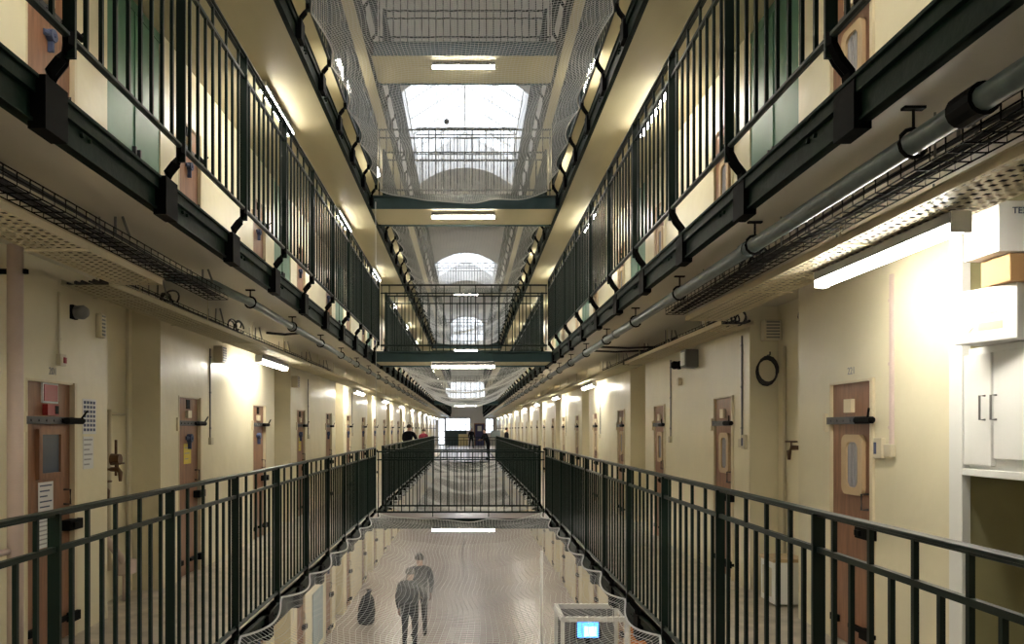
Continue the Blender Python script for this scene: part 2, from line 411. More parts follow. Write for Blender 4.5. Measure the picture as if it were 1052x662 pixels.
# ------------------------------------------------------------------ lamps
def lamp_proto(Ln):
    e = empty('tube_light')
    MB().box(-.05, .05, -Ln / 2, Ln / 2, .045, .10).build('housing', 'grey', e, bevel=.006)
    mb = MB(); pts = [(.045 * math.cos(R(a)) , .045 + .05 * math.sin(R(a))) for a in range(180, 361, 20)]
    mb.prism(pts, 'y', -Ln / 2 + .01, Ln / 2 - .01); mb.build('tube', 'tube', e)
    for s in (-1, 1): MB().box(-.046, .046, s * Ln / 2 - .008, s * Ln / 2 + .008, .0, .10).build('end_cap', 'white', e)
    return e
LP = lamp_proto(1.42); LB = lamp_proto(1.15); usedp = set()
def lamp(proto, loc, rz, label, group):
    if proto.name not in usedp: usedp.add(proto.name); o = proto
    else: o = copy_tree(proto)
    o.location = loc; o.rotation_euler.z = rz; tag(o, label, 'light', group); return o
cnt = {}
def Lname(key): cnt[key] = cnt.get(key, 0) + 1; return ORD[cnt[key] - 1]
for lv, ztop in ((0, U[1]), (1, U[2]), (2, U[3]), (3, U[4])):
    for side, s in (('left', -1), ('right', 1)):
        if lv == 1: ys = [2.2, 10.7, 19.2] + [25.2 + 6 * q for q in range(8)] if s < 0 else [-1.6, 4.31, 16.4] + [22.4 + 6 * q for q in range(8)]
        else: ys = [4.45 + 5.04 * q for q in range(7)]  # first pair over the middle gallery is out of view, added to light it
        if lv == 0: ys = [y for y in ys if y > 9]
        if lv == 2: ys += [44 + 8 * q for q in range(4)]
        for y in ys:
            x = (-2.32 if s < 0 else 2.27); lz = ztop - .10
            if lv == 1: x = {True: -2.68, False: (2.28 if y < 5 else 2.55)}[s < 0]; lz = 2.455 if not (s > 0 and y < 5) else 2.51
            lo = lamp(LP, (x, y, lz), 0, 'lit fluorescent tube over the %s, %s along the %s side' % (LV[lv], Lname((lv, side)), side), 'fluorescent tubes over the %s' % LV[lv])
            if lv == 1 and y < 5:
                for q in (-.5, .5): MB().tube([(0, q, .09), (0, q, ztop - lz)], .006, 6).build('hanger_rod', 'steel', lo)
for lv in (1, 2, 3, 4):
    for i, (a, b) in enumerate(BR):
        if lv == 1 and i == 1: continue
        lamp(LB, (-.08, (a + .32), U[lv] - .085), R(90), 'lit fluorescent tube across the underside of the %s footbridge, %s one' % (SIDE[lv], ('nearer', 'farther')[i]), 'fluorescent tubes under footbridges')
# ------------------------------------------------------------------ footbridges
for lv in (1, 2, 3, 4):
    for i, (a, b) in enumerate(BR):
        if lv == 1 and i == 1: b = a + .3
        e = empty('footbridge', (0, a, F[lv]), 0, 'footbridge joining both sides of the %s, %s of the two' % (LV[lv], ('nearer', 'farther')[i]), 'footbridge', 'footbridges across the hall')
        x0, x1 = GL[lv] + .012, GR[lv] - .012; Wd = b - a; u = U[lv] - F[lv] - (.35 if lv == 1 and i == 1 else 0)
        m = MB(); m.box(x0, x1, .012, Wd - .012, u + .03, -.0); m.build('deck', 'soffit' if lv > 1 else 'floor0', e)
        m = MB(); m.box(x0, x1, 0, .012, u, 0.0); m.box(x0, x1, -.04, .04, -.012, .003); m.build('side_girder', 'teal' if lv != 1 else 'girder', e)
        m = MB(); m.box(x0, x1, Wd - .012, Wd, u, 0.0); m.box(x0, x1, Wd - .04, Wd + .04, -.012, .003); m.build('side_girder', 'teal' if lv != 1 else 'girder', e)
        L = (RR[lv] - RL[lv]) - .06
        for q, yy in enumerate((a + .03, b - .03)):
            if lv == 1 and i == 1 and q == 1: continue
            nb = 3 if q == 0 else 2
            railing((RR[lv] - .03, yy, F[lv] - .07), R(90), L, [.02] + [L * (j + 1) / nb for j in range(nb - 1)] + [L - .02],
                    'dark green railing on the %s edge of the %s-level footbridge, %s one' % (('near', 'far')[q], SIDE[lv], ('nearer', 'farther')[i]), 'footbridge railings')
# tall guard fence on the top gallery, further in
e = empty('guard_fence', (XC, 23.8, 8.5), 0, 'tall wire bar guard fence across the top gallery below the skylight', 'fence')
m = MB()
for z in (.27, 1.3, 1.5, 2.1, 2.3): m.box(-1.46, 1.60, -.015, .015, z - .014, z + .014)
m.build('rail', 'green', e)
for k in range(33):
    MB().box(-.009, .009, -.009, .009, .0, 2.3 if k % 2 == 0 else 1.5).build('bar', 'green', e).location.x = -1.44 + k * .095
tag(MB().box(GL[4] + .012, GR[4] - .012, 23.5, 24.1, 8.38, 8.5).build('crosswalk', 'soffit'), 'narrow cream crosswalk carrying the tall guard fence', 'crosswalk')

# ------------------------------------------------------------------ safety nets
def net(xl, xr, y0, y1, z, sag, cell, th, label, endf=.35):
    nu = int((xr - xl) / cell); nv = int((y1 - y0) / cell)
    def P(u, v):
        y = y0 + (y1 - y0) * v
        sc = abs(math.sin(math.pi * (14.0 - y) / BAY)) * .10
        l = xl + sc; r = xr - sc
        w_ = math.sin(math.pi * u) ** .8
        de = min(y - y0, y1 - y) / 1.6
        ef = endf + (1 - endf) * min(1, de) ** .7
        ze = z - .05 * abs(math.sin(math.pi * (14 - y) / BAY)) * (1 - w_)
        if de < .3: ze -= (.3 - de) * .12 * abs(math.sin(math.pi * u * 3))
        zz = ze - sag * w_ * ef * (1 + .12 * math.sin(y * 1.3 + u * 2)) + .012 * math.sin(u * 23 + y * 2.1)
        x = l + (r - l) * u + .035 * math.sin(y * 2.3 + u * 6) * w_
        y += .05 * math.sin(u * 9 + y * .8) * w_
        return (x, y, zz)
    verts = []; faces = []
    c3 = [(math.cos(t) * th, math.sin(t) * th) for t in (math.pi / 2, math.pi * 7 / 6, math.pi * 11 / 6)]
    G = [[P(i / nu, j / nv) for j in range(nv + 1)] for i in range(nu + 1)]
    def line(pts, ax):
        n = len(verts)
        for p in pts:
            for a, b in c3: verts.append((p[0] + a, p[1], p[2] + b) if ax == 0 else (p[0], p[1] + a, p[2] + b))
        for i in range(len(pts) - 1):
            q = n + 3 * i
            for k in range(3):
                k2 = (k + 1) % 3; faces.append((q + k, q + k2, q + 3 + k2, q + 3 + k))
    for i in range(nu + 1): line(G[i], 0)
    for j in range(nv + 1): line([G[i][j] for i in range(nu + 1)], 1)
    me = bpy.data.meshes.new('safety_net'); me.from_pydata(verts, [], faces); me.materials.append(M['net'])
    e = bpy.data.objects.new('safety_net', me); COL.objects.link(e)
    tag(e, label, 'safety net', 'nets hung across the hall')
    mb = MB()
    mb.tube([G[0][j] for j in range(0, nv + 1, 2)], .009, 5); mb.tube([G[nu][j] for j in range(0, nv + 1, 2)], .009, 5)
    mb.tube([G[i][nv] for i in range(0, nu + 1, 2)], .009, 5); mb.tube([G[i][0] for i in range(0, nu + 1, 2)], .009, 5)
    mb.build('border_rope', 'net', e)
    return e
net(-1.62, 1.37, 1.9, 13.82, .13, .40, .055, .0023, 'pale safety net sagging below the lower gallery before the first footbridge')
net(-1.62, 1.37, 15.2, 37.85, .10, .40, .08, .0027, 'pale safety net below the lower gallery beyond the first footbridge')
net(-1.56, 1.42, 15.15, 37.9, F[2] + .05, .45, .08, .0025, 'pale safety net at middle gallery height beyond the footbridge')
net(-1.60, 1.49, 3.0, 13.82, F[3] + .10, .42, .042, .0024, 'pale safety net at upper gallery height overhead before the footbridge', .5)
net(-1.60, 1.49, 15.15, 37.9, F[3] + .10, .42, .07, .0032, 'pale safety net at upper gallery height beyond the footbridge')
bm = bmesh.new(); bmesh.ops.create_icosphere(bm, subdivisions=3, radius=.035)
me = bpy.data.meshes.new('ball'); bm.to_mesh(me); bm.free(); me.materials.append(M['iron'])
o = link('ball', me, None, (-.27, 9.95, 5.53)); tag(o, 'small dark ball caught in the overhead safety net', 'ball')

# ------------------------------------------------------------------ cell doors (local: x right, y into wall, z up)
def disc(mb, c, r, y0, y1, n=12): mb.prism([(c[0] + r * math.cos(2 * math.pi * k / n), c[1] + r * math.sin(2 * math.pi * k / n)) for k in range(n)], 'y', y0, y1)
def door_proto(kind):
    e = empty('door')
    MB().box(-DW / 2 + .012, DW / 2 - .012, .02, .065, .012, DH - .012).build('leaf', 'wood', e, bevel=.003)
    m = MB(); t = .028
    m.box(-DW / 2 - .004, -DW / 2 + .012, -.004, .10, 0, DH + .004); m.box(DW / 2 - .012, DW / 2 + t, -.018, .10, 0, DH + .004); m.box(-DW / 2 + .012, DW / 2 - .012, -.004, .10, DH - .012, DH + .004)
    m.build('door_frame', 'frame', e)
    m = MB(); m.box(-DW / 2 - .05, DW / 2 + .02, -.012, .018, 1.635, 1.69)
    for k in range(5): disc(m, (-.28 + k * .1, 1.662), .009, -.018, -.012, 8)
    m.build('lock_bar', 'iron', e, bevel=.002)
    m = MB(); m.tube([(.12, -.02, 1.662), (.16, -.035, 1.662), (.38, -.04, 1.662), (.40, -.04, 1.668)], [.016, .026, .026, .016], 8); m.tube([(.33, -.045, 1.66), (.40, -.07, 1.74)], .008, 6)
    m.build('bolt', 'black', e)
    m = MB(); m.box(-DW / 2 - .075, -DW / 2 - .03, -.02, 0, 1.58, 1.72); m.build('hinge_plate', 'frame', e)
    m = MB(); m.box(.17, DW / 2 + .05, -.055, .02, .83, .91); m.box(.2, .27, -.075, -.055, .85, .89); m.build('lock_box', 'black', e, bevel=.005)
    m = MB(); m.box(.0, DW / 2 + .04, -.02, .02, .15, .18); m.box(.22, .34, -.05, .0, .13, .20); m.box(-.3, -.2, -.01, .02, .14, .19); m.build('lower_bolt', 'black', e)
    m = MB(); m.tube([(.22, .02, 1.03), (.22, -.03, 1.03), (.22, -.03, 1.14), (.22, .02, 1.14)], .008, 6); m.build('handle', 'iron', e)
    if kind == 'round':      # rounded window in a tan surround
        m = MB(); m.ring(rrect(.03, 1.34, .31, .44, .06), rrect(.03, 1.34, .17, .33, .055), 'y', -.008, .022); wf = m.build('window_frame', 'tan', e, bevel=.004)
        m = MB(); m.prism(rrect(.03, 1.34, .18, .34, .055), 'y', .008, .018); m.build('pane', 'blind', wf)
        m = MB()
        for k in range(-1, 2): m.box(.03 + k * .05 - .003, .03 + k * .05 + .003, .004, .008, 1.19, 1.49)
        m.build('bar', 'greyink', wf)
        m = MB(); m.box(-.08, .03, -.012, .02, 1.72, 1.82); m.build('card_plate', 'frame', e, bevel=.003)
    if kind == 'square':
        m = MB(); m.ring([(-.17, 1.24), (.17, 1.24), (.17, 1.60), (-.17, 1.60)], [(-.125, 1.28), (.125, 1.28), (.125, 1.56), (-.125, 1.56)], 'y', -.008, .024); wf = m.build('window_frame', 'wood', e)
        m = MB(); m.prism([(-.13, 1.27), (.13, 1.27), (.13, 1.57), (-.13, 1.57)], 'y', .008, .018); m.build('pane', 'glass', wf)
        m = MB(); m.box(-.10, .11, .005, .02, 1.79, 1.935); m.build('sign', 'paper', e, ).scale = (1, 1, 1)
        m = MB(); m.box(-.088, .098, .0, .006, 1.802, 1.923); m.build('sign_face', 'red', e)
        m = MB(); m.mi = 0; m.box(-.08, .07, -.02, .02, 1.70, 1.78); m.mi = 1; m.box(.02, .065, -.024, -.02, 1.71, 1.77); m.build('card_holder', ['red', 'black'], e)
    if kind == 'latch':
        m = MB(); m.tube([(-.07, .02, 1.50), (0, -.02, 1.50), (.07, .02, 1.50)], .022, 8); disc(m, (0, 1.50), .045, -.03, .02, 12); m.box(-.012, .012, -.02, .02, 1.38, 1.5); m.build('spyhole_cover', 'ink', e)
        m = MB(); m.box(-.07, .04, -.012, .02, 1.72, 1.80); m.build('card_plate', 'frame', e, bevel=.003)
        m = MB(); m.box(-.05, .05, .012, .02, 1.82, 1.92); m.build('vent', 'black', e)
    return e
DP = {k: door_proto(k) for k in ('round', 'square', 'latch')}; used2 = set(); usedpos = {}
def simple_door():
    e = empty('door')
    MB().box(-DW / 2 + .012, DW / 2 - .012, .02, .065, .012, DH - .012).build('leaf', 'wood', e)
    MB().box(-DW / 2 - .02, -DW / 2 + .012, -.014, .1, 0, DH + .02).box(DW / 2 - .012, DW / 2 + .02, -.014, .1, 0, DH + .02).build('door_frame', 'frame', e)
    m = MB(); m.box(-DW / 2 - .04, DW / 2 + .02, -.015, .018, 1.635, 1.69); m.box(.1, .4, -.06, .0, 1.63, 1.69); m.build('lock_bar', 'black', e)
    MB().box(.17, DW / 2 + .05, -.055, .02, .83, .91).build('lock_box', 'black', e)
    return e
DS = simple_door(); DN = [0]
NUM = {}
for lv in (1, 2, 0):
    for side, s in (('left', -1), ('right', 1)):
        k = 0
        for y in doorY:
            if lv in (1, 2) and y < 1: continue
            if lv == 0 and not (2 < y < 38): continue
            if side == 'right' and lv == 1 and 0 < y < 4.5: continue
            if y < 4 and lv != 0: 
                pass
            k += 1
            if y > 39: kind = 'simple'; P_ = DS
            elif lv == 1 and side == 'left' and abs(y - 5.7) < .1: kind = 'square'; P_ = DP[kind]
            elif side == 'left': kind = 'latch'; P_ = DP[kind]
            else: kind = 'round'; P_ = DP[kind]
            if kind not in used2: used2.add(kind); o = P_
            else: o = copy_tree(P_)
            DN[0] += 1
            o.name = 'door_%d' % DN[0]
            o.location = ((XL if s < 0 else XR), y, F[lv]); o.rotation_euler.z = R(90) if s < 0 else R(-90)
            look = {'square': 'with a square window and red sign', 'latch': 'with a blue spyhole cover', 'round': 'with a rounded tan-framed window', 'simple': 'far off'}[kind]
            tag(o, 'brown cell door %s, %s on the %s side of the %s' % (look, ORD[k - 1], side, LV[lv]), 'door', 'cell doors', 'structure')
# green cupboard doors closing the recesses of the middle gallery (and shaft recesses)
def green_proto():
    e = empty('riser_doors'); W = RH * 2
    for a in (-1, 1):
        l = MB().box(min(0, a * W / 2) + .006, max(0, a * W / 2) - .006, .01, .05, .02, 2.45).build('door', 'panel', e, bevel=.004)
        MB().box(a * .05 - .012, a * .05 + .012, -.025, .012, 1.05, 1.2).build('handle', 'iron', l)
    m = MB(); m.box(-W / 2, W / 2, .005, .06, 2.45, 2.54); m.box(-.012, .012, .0, .02, .02, 2.45); m.build('frame', 'panel', e)
    return e
GP = green_proto(); first = True; n = {}
for side, s in (('left', -1), ('right', 1)):
    for y in recY:
        if y < 1 or y > 60: continue
        o = GP if first else copy_tree(GP); first = False
        n[side] = n.get(side, 0) + 1
        o.location = ((XL if s < 0 else XR), y, F[2]); o.rotation_euler.z = R(90) if s < 0 else R(-90)
        tag(o, 'green double doors of the wall cupboard, %s along the %s side of the middle gallery' % (ORD[n[side] - 1], side), 'cupboard doors', 'green cupboard doors')
# door numbers (painted on the wall)
def text(s_, size, loc, rot, m_, parent=None, name='number', label=None, cat=None):
    c = bpy.data.curves.new(name, 'FONT'); c.body = s_; c.size = size; c.align_x = 'CENTER'; c.extrude = .001; c.materials.append(M[m_])
    o = bpy.data.objects.new(name, c); COL.objects.link(o); o.location = loc; o.rotation_euler = rot
    bpy.context.view_layer.update(); me = bpy.data.meshes.new_from_object(o.evaluated_get(bpy.context.evaluated_depsgraph_get()))
    bpy.data.objects.remove(o); o = bpy.data.objects.new(name, me); COL.objects.link(o); o.location = loc; o.rotation_euler = rot
    if parent: o.parent = parent
    if label: tag(o, label, cat)
    return o
text('201', .075, (XL + .003, 5.72, 2.0), (R(90), 0, R(90)), 'greyink', label='painted number 201 above the nearest left cell door', cat='door number')
text('221', .075, (XR - .003, 5.68, 2.0), (R(90), 0, R(-90)), 'greyink', label='painted number above the nearest right cell door', cat='door number')
# notices
def notice(x, y, z, w_, h_, side, m_, label, lines=6, ink='greyink', cols=0, off=.004):
    rz = R(90) if side < 0 else R(-90)
    o = MB().box(-w_ / 2, w_ / 2, -.002, 0, 0, h_).build('notice', m_); o.location = (x, y, z); o.rotation_euler.z = rz
    tag(o, label, 'notice')
    mb = MB()
    if cols:
        for r_ in range(7):
            for c_ in range(4): mb.box(-w_ * .42 + c_ * w_ * .23, -w_ * .42 + c_ * w_ * .23 + w_ * .15, -.0035, -.002, h_ * (.08 + r_ * .13), h_ * (.16 + r_ * .13))
    else:
        for i in range(lines):
            mb.box(-w_ * .4, w_ * (.4 - .15 * (i % 3)), -.0035, -.002, h_ * (1 - (i + .8) / (lines + .6)), h_ * (1 - (i + .8) / (lines + .6)) + h_ * .045)
    mb.build('print', ink, o); return o
fx = XL - .02 + .006
notice(XL - .018, 5.66, 1.00, .20, .215, -1, 'paper', 'white printed notice taped on the nearest left door below its window', 5, 'ink')
notice(XL - .018, 5.65, .74, .19, .21, -1, 'paper', 'white sheet taped lowest on the nearest left cell door', 6)
notice(XL + .003, 6.27, 1.56, .22, .28, -1, 'paper', 'white sheet with a grid of small blue pictures on the wall', ink='ink', cols=4)
notice(XL + .003, 6.25, 1.28, .17, .26, -1, 'paper', 'pale faded sheet on the wall under the blue picture sheet', 6)
notice(XL - .018, 8.52, 1.22, .22, .22, -1, 'yellow', 'yellow note on the second cell door of the left side', 3)
notice(XL - .018, 14.22, 1.20, .20, .24, -1, 'yellow', 'pale yellow note on the fourth cell door of the left side', 3)
notice(XR + .018, 5.66, F[2] + 1.04, .22, .24, 1, 'yellow', 'yellow note on the nearest right door of the middle gallery', 3)
notice(XR + .018, 5.78, F[2] + .78, .16, .24, 1, 'paper', 'white sheet low on the nearest right door of the middle gallery', 4)

# ------------------------------------------------------------------ pipes
def curvepipe(name, pts, r, m_, label, cat='pipe', group=None, seg=12):
    o = MB().tube(pts, r, seg).build(name, m_, smooth=True); return tag(o, label, cat, group)
o = curvepipe('pipe', [(-2.12, 5.5, 2.68), (-2.03, 5.75, 2.70), (-1.95, 6.0, 2.71), (-1.90, 6.25, 2.69), (-1.87, 6.6, 2.69)] + [(-1.87, y, 2.69) for y in (10, 20, 37, 60, 75.5)], .036, 'pipe', 'long grey green pipe hung under the left soffit beside the girder')
o2 = curvepipe('pipe', [(1.66, y, 2.665) for y in (-3, 2.55)] + [(1.66, y, 2.665) for y in (3, 10, 20, 60, 75.5)], .042, 'pipe', 'long dark green pipe hung under the right soffit beside the girder')
for X, o_, r in ((-1.87, o, .036), (1.66, o2, .042)):
    y = 6.7 if X < 0 else 2.9
    while y < 36:
        m = MB(); z = 2.69 if X < 0 else 2.665
        m.tube([(X + math.cos(a) * (r + .012), y, z + math.sin(a) * (r + .012)) for a in [R(t) for t in range(-90, 271, 30)]], .008, 6, cap=False)
        m.tube([(X, y, z + r + .01), (X, y, 2.80)], .006, 6); m.box(X - .04, X + .04, y - .015, y + .015, 2.79, 2.80)
        m.build('clamp', 'black', o_)
        y += 1.6
    y = 4.6 if X > 0 else 8.2
    while y < 36:
        MB().tube([(X, y, z), (X, y + .08, z)], r + .007, 12).build('coupling', 'pipe', o_, smooth=False); y += 4.1
m = MB(); m.tube([(1.66, 2.50, 2.665), (1.66, 2.62, 2.665)], .056, 14); m.build('flange', 'black', o2)
e = empty('downpipe', (-2.905, 5.0, 0), 0, 'thick pinkish vertical pipe beside the nearest left cell door', 'pipe')
MB().tube([(0, 0, 0), (0, 0, 2.78)], .048, 16).build('pipe', 'pinkpipe', e, smooth=True)
MB().box(-.14, .07, .0, .03, 2.60, 2.63).build('bracket', 'black', e)
MB().tube([(-.02, -.05, .82), (.0, -.6, .84)], .022, 10).build('branch_pipe', 'pinkpipe', e, smooth=True)
# thin conduits with sockets
def conduit(x, y, z0, z1, side, m_, label, sock=True, switch=False, pair=False):
    e = empty('conduit', (x, y, 0), R(90) if side < 0 else R(-90), label, 'conduit', 'wall conduits')
    MB().box(-.008, .008, -.014, 0, z0, z1).build('duct', m_, e)
    if pair: MB().box(.014, .028, -.014, 0, z0, z1).build('duct', m_, e)
    m = MB(); z = z0 + .1
    while z < z1: m.box(-.014, .014, -.018, 0, z, z + .02); z += .42
    m.build('clip', m_, e)
    if sock: MB().box(-.045, .045, -.035, 0, z0 - .085, z0 + .0).build('socket', 'beige', e, bevel=.006)
    if switch:
        sw = MB().box(-.02 + .06, .02 + .115, -.03, 0, z0 - .10, z0 + .04).build('switch_box', 'beige', e, bevel=.004)
        MB().box(.05, .085, -.034, -.03, z0 - .07, z0 + .01).build('display', 'ink', sw)
    return e
conduit(XR, 5.14, 1.50, 2.62, 1, 'pinkpipe', 'double pinkish conduit on the wall beside the nearest right door, ending in a socket', True, False, True)
e = empty('switch_box', (XR, 5.27, 1.40), R(-90), 'pale switch box beside the pink conduit and nearest right door', 'switch')
MB().box(-.05, .05, -.03, 0, 0, .14).build('case', 'beige', e, bevel=.004); MB().box(-.04, -.01, -.033, -.03, .03, .11).build('display', 'ink', e)
for i, (y, side) in enumerate(((7.93, 1), (10.72, 1), (16.4, 1), (22.1, 1), (9.2, -1), (14.85, -1), (20.5, -1))):
    conduit(XR if side > 0 else XL, y, 1.50, 2.55, side, 'grey', 'grey conduit with socket on the %s wall, %s one along' % ('right' if side > 0 else 'left', ORD[[0, 1, 2, 3, 0, 1, 2][i]]), True, i == 0)
e = conduit(XL, 5.80, 2.16, 2.62, -1, 'beige', 'thin cream conduit running down to a red call point above the nearest left door', False)
o = tag(MB().box(-.04, .04, -.035, 0, 0, .09).build('call_point', ['beige'], bevel=.004), 'small cream call point with red button above the nearest left door', 'alarm button'); o.location = (XL, 5.81, 2.07); o.rotation_euler.z = R(90)
MB().box(-.0, .032, -.043, -.035, .022, .065).build('button', 'red', o)
def siren(x, y, z, side, label, m_='grey'):
    e = empty('siren', (x, y, z), R(90) if side < 0 else R(-90), label, 'siren')
    MB().box(-.04, .04, -.03, 0, -.055, .055).build('base', 'black', e, bevel=.006)
    MB().tube([(0, -.03, 0), (0, -.09, 0), (0, -.12, 0)], [.05, .055, .035], 14).build('horn', m_, e, smooth=True)
siren(XL, 6.0, 2.50, -1, 'grey round siren on the wall above the left picture sheet')
siren(XR, 10.25, 2.44, 1, 'black siren on the right wall between the second and third doors', 'black')
o = MB().box(-.11, .11, -.16, 0, 0, .22).build('loudspeaker', 'grey', bevel=.01); o.location = (XR, 9.55, 2.35); o.rotation_euler.z = R(-90); tag(o, 'grey box lamp on the right wall beside the black siren', 'wall lamp'); MB().box(-.08, .08, -.17, -.16, .03, .19).build('lens', 'white', o)
o = MB().tube([(0, 0, 0), (-.05, 0, 0)], .05, 14).build('smoke_detector', 'beige'); o.location = (XR, 10.2, 2.22); tag(o, 'small round cream detector under the black siren', 'detector')
def speaker(x, y, z, rz, label, k=1):
    e = empty('loudspeaker', (x, y, z), rz, label, 'loudspeaker')
    e.scale = (k, k, 1); MB().box(-.085, .085, -.11, 0, -.10, .10).build('case', 'beige', e, bevel=.008)
    m = MB(); [m.box(-.065, .065, -.115, -.11, -.08 + k_ * .03, -.065 + k_ * .03) for k_ in range(6)]; m.build('grille', 'grey', e)
speaker(2.985, 7.72, 2.57, 0, 'beige wall loudspeaker in the first recess on the right wall')
speaker(XL + .0, 6.42, 2.45, R(90), 'small beige box high on the left wall before the recess', .45)
speaker(XL + .0, 9.42, 2.50, R(90), 'grey beige box on the left wall beside the overexposed lamp')
speaker(XL + .0, 13.55, 2.42, R(90), 'small beige loudspeaker on the left wall past the second recess')
# recess contents
e = empty('cable_coil', (2.97, 7.72, 2.19), R(90), 'black cable coil hanging in the first recess of the right wall', 'cable coil')
m = MB()
for k in range(4): m.tube([(-.02 - .012 * k, .10 * math.cos(R(t)) + .01 * k, .13 * math.sin(R(t)) - .01 * k) for t in range(0, 361, 24)], .009, 6, cap=False)
m.build('coil', 'cable', e); MB().tube([(0, 0, .14), (-.07, 0, .14), (-.07, 0, .17)], .008, 6).build('hook', 'iron', e)
curvepipe('cable', [(XR + .2, 6.95, 2.8), (XR + .16, 6.95, 2.6), (XR + .22, 6.93, 2.45), (XR + .2, 6.9, 2.36)], .016, 'cable', 'thick black cable dropping from the ceiling in the right recess', 'cable')
curvepipe('pipe', [(XR + RD - .02, 7.52, 0.05), (XR + RD - .02, 7.52, 2.4)], .014, 'beige', 'thin cream vertical pipe at the back of the right recess')
def valve(x, y, z, s, label):
    e = empty('valve', (x, y, z), 0, label, 'valve')
    MB().tube([(s * .14, 0, .03), (0, 0, .03), (-s * .02, 0, -.0), (-s * .02, 0, -.08)], [.018, .024, .022, .014], 10).build('body', 'rust', e, smooth=True)
    m = MB(); m.tube([(0, 0, .03), (0, 0, .08)], .007, 6); m.tube([(.05 * math.cos(R(t)), .05 * math.sin(R(t)), .085) for t in range(0, 361, 30)], .007, 6, cap=False); m.build('handwheel', 'rust', e)
valve(XR + .15, 7.1, 1.40, 1, 'brown brass tap in the first recess of the right wall')
e = empty('utility_box', (XR + .09, 7.15, 0), 0, 'white low box on the floor of the first right recess', 'box')
MB().box(-.14, .14, -.16, .16, .02, .40).build('case', 'white', e, bevel=.01); MB().box(-.15, .15, -.17, .17, .40, .43).build('lid', 'tan', e); MB().box(-.145, -.14, -.10, .10, .08, .34).build('door', 'beige', e)
xr = XL - RD
curvepipe('pipe', [(xr + .04, 7.15, .3), (xr + .04, 7.15, 1.78)], .018, 'beige', 'cream vertical pipe with brass valves in the first left recess')
curvepipe('pipe', [(xr + .03, 7.55, .0), (xr + .03, 7.55, 2.8)], .014, 'beige', 'thin full height cream pipe in the first left recess')
curvepipe('pipe', [(xr + .02, 6.8, 1.74), (xr + .02, 7.5, 1.74)], .012, 'beige', 'short horizontal cream pipe in the first left recess')
valve(xr + .12, 7.15, 1.20, -1, 'brown brass valve in the left recess, upper of two'); valve(xr + .12, 6.9, 1.05, -1, 'brown brass tap low in the left recess beside the pipe')
e = empty('water_meter', (xr + .10, 7.15, 1.32), 0, 'round brown meter on the pipe in the first left recess', 'meter')
MB().tube([(-.04, 0, 0), (.04, 0, 0)], [.055, .05], 14).build('case', 'rust', e); MB().tube([(0, 0, -.15), (0, 0, .18)], .012, 8).build('stem', 'rust', e)
e = empty('drain_pipe', (xr + .14, 7.05, 0), 0, 'pinkish sloping drain pipe at the foot of the left recess', 'pipe')
MB().tube([(0, -.3, .72), (0, .1, .42), (0, .22, .28), (0, .22, .0)], .034, 12).build('pipe', 'pinkpipe', e, smooth=True); MB().box(-.07, .07, .13, .31, .24, .38).build('trap', 'pinkpipe', e, bevel=.02)

# ------------------------------------------------------------------ cable trays
def ptray(x0, x1, y0, y1, z, lip, label, holes=True, mt='frame', drops=()):
    """perforated tray: sheet of crossing strips with side lips"""
    e = empty('cable_tray', (x0, y0, z), 0, label, 'cable tray', 'perforated cable trays')
    W = x1 - x0; L = y1 - y0; m = MB()
    if holes:
        n = 6
        for k in range(n + 1): c = W * k / n; m.box(max(0, c - .012), min(W, c + .012), 0, L, 0, .003)
        y = 0
        while y < L: m.box(0, W, y, y + .026, 0, .003); y += .062
    else: m.box(0, W, 0, L, 0, .004)
    m.build('sheet', mt, e)
    m = MB(); m.box(-.004, 0, 0, L, 0, lip); m.box(W, W + .004, 0, L, 0, lip); m.box(-.012, .004, 0, L, lip - .004, lip); m.box(W - .004, W + .012, 0, L, lip - .004, lip); m.build('side_lip', mt, e)
    y = .5
    while y < L:
        m = MB(); m.tube([(.0, y, .0), (.0, y, 2.80 - z)], .005, 5); m.tube([(W, y, .0), (W, y, 2.80 - z)], .005, 5); m.box(-.02, W + .02, y - .012, y + .012, -.006, .0); m.build('hanger', mt, e); y += 1.5
    if holes:
        for k in range(6):  # black cables added above the sheet so its holes look dark
            ph = random.random() * 6; a = W * (k + .7) / 6.6
            MB().tube([(a + .015 * math.sin(yy * .9 + ph), yy, .014 + .004 * k) for yy in [L * q / 30 for q in range(31)]], random.choice((.008, .012, .014)), 6).build('cable', 'cable', e)
    return e
ptray(-2.42, -2.10, .8, 5.35, 2.59, .045, 'cream perforated cable tray on the left side, nearest stretch')
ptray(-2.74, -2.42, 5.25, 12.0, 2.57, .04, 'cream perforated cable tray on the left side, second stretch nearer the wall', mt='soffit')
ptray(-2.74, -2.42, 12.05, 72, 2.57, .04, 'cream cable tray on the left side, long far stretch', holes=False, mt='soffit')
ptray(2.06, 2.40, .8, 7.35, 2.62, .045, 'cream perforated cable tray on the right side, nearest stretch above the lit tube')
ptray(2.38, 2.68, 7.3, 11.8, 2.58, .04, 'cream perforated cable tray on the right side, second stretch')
ptray(2.36, 2.66, 11.85, 72, 2.57, .04, 'cream cable tray on the right side, long far stretch', holes=False, mt='soffit')
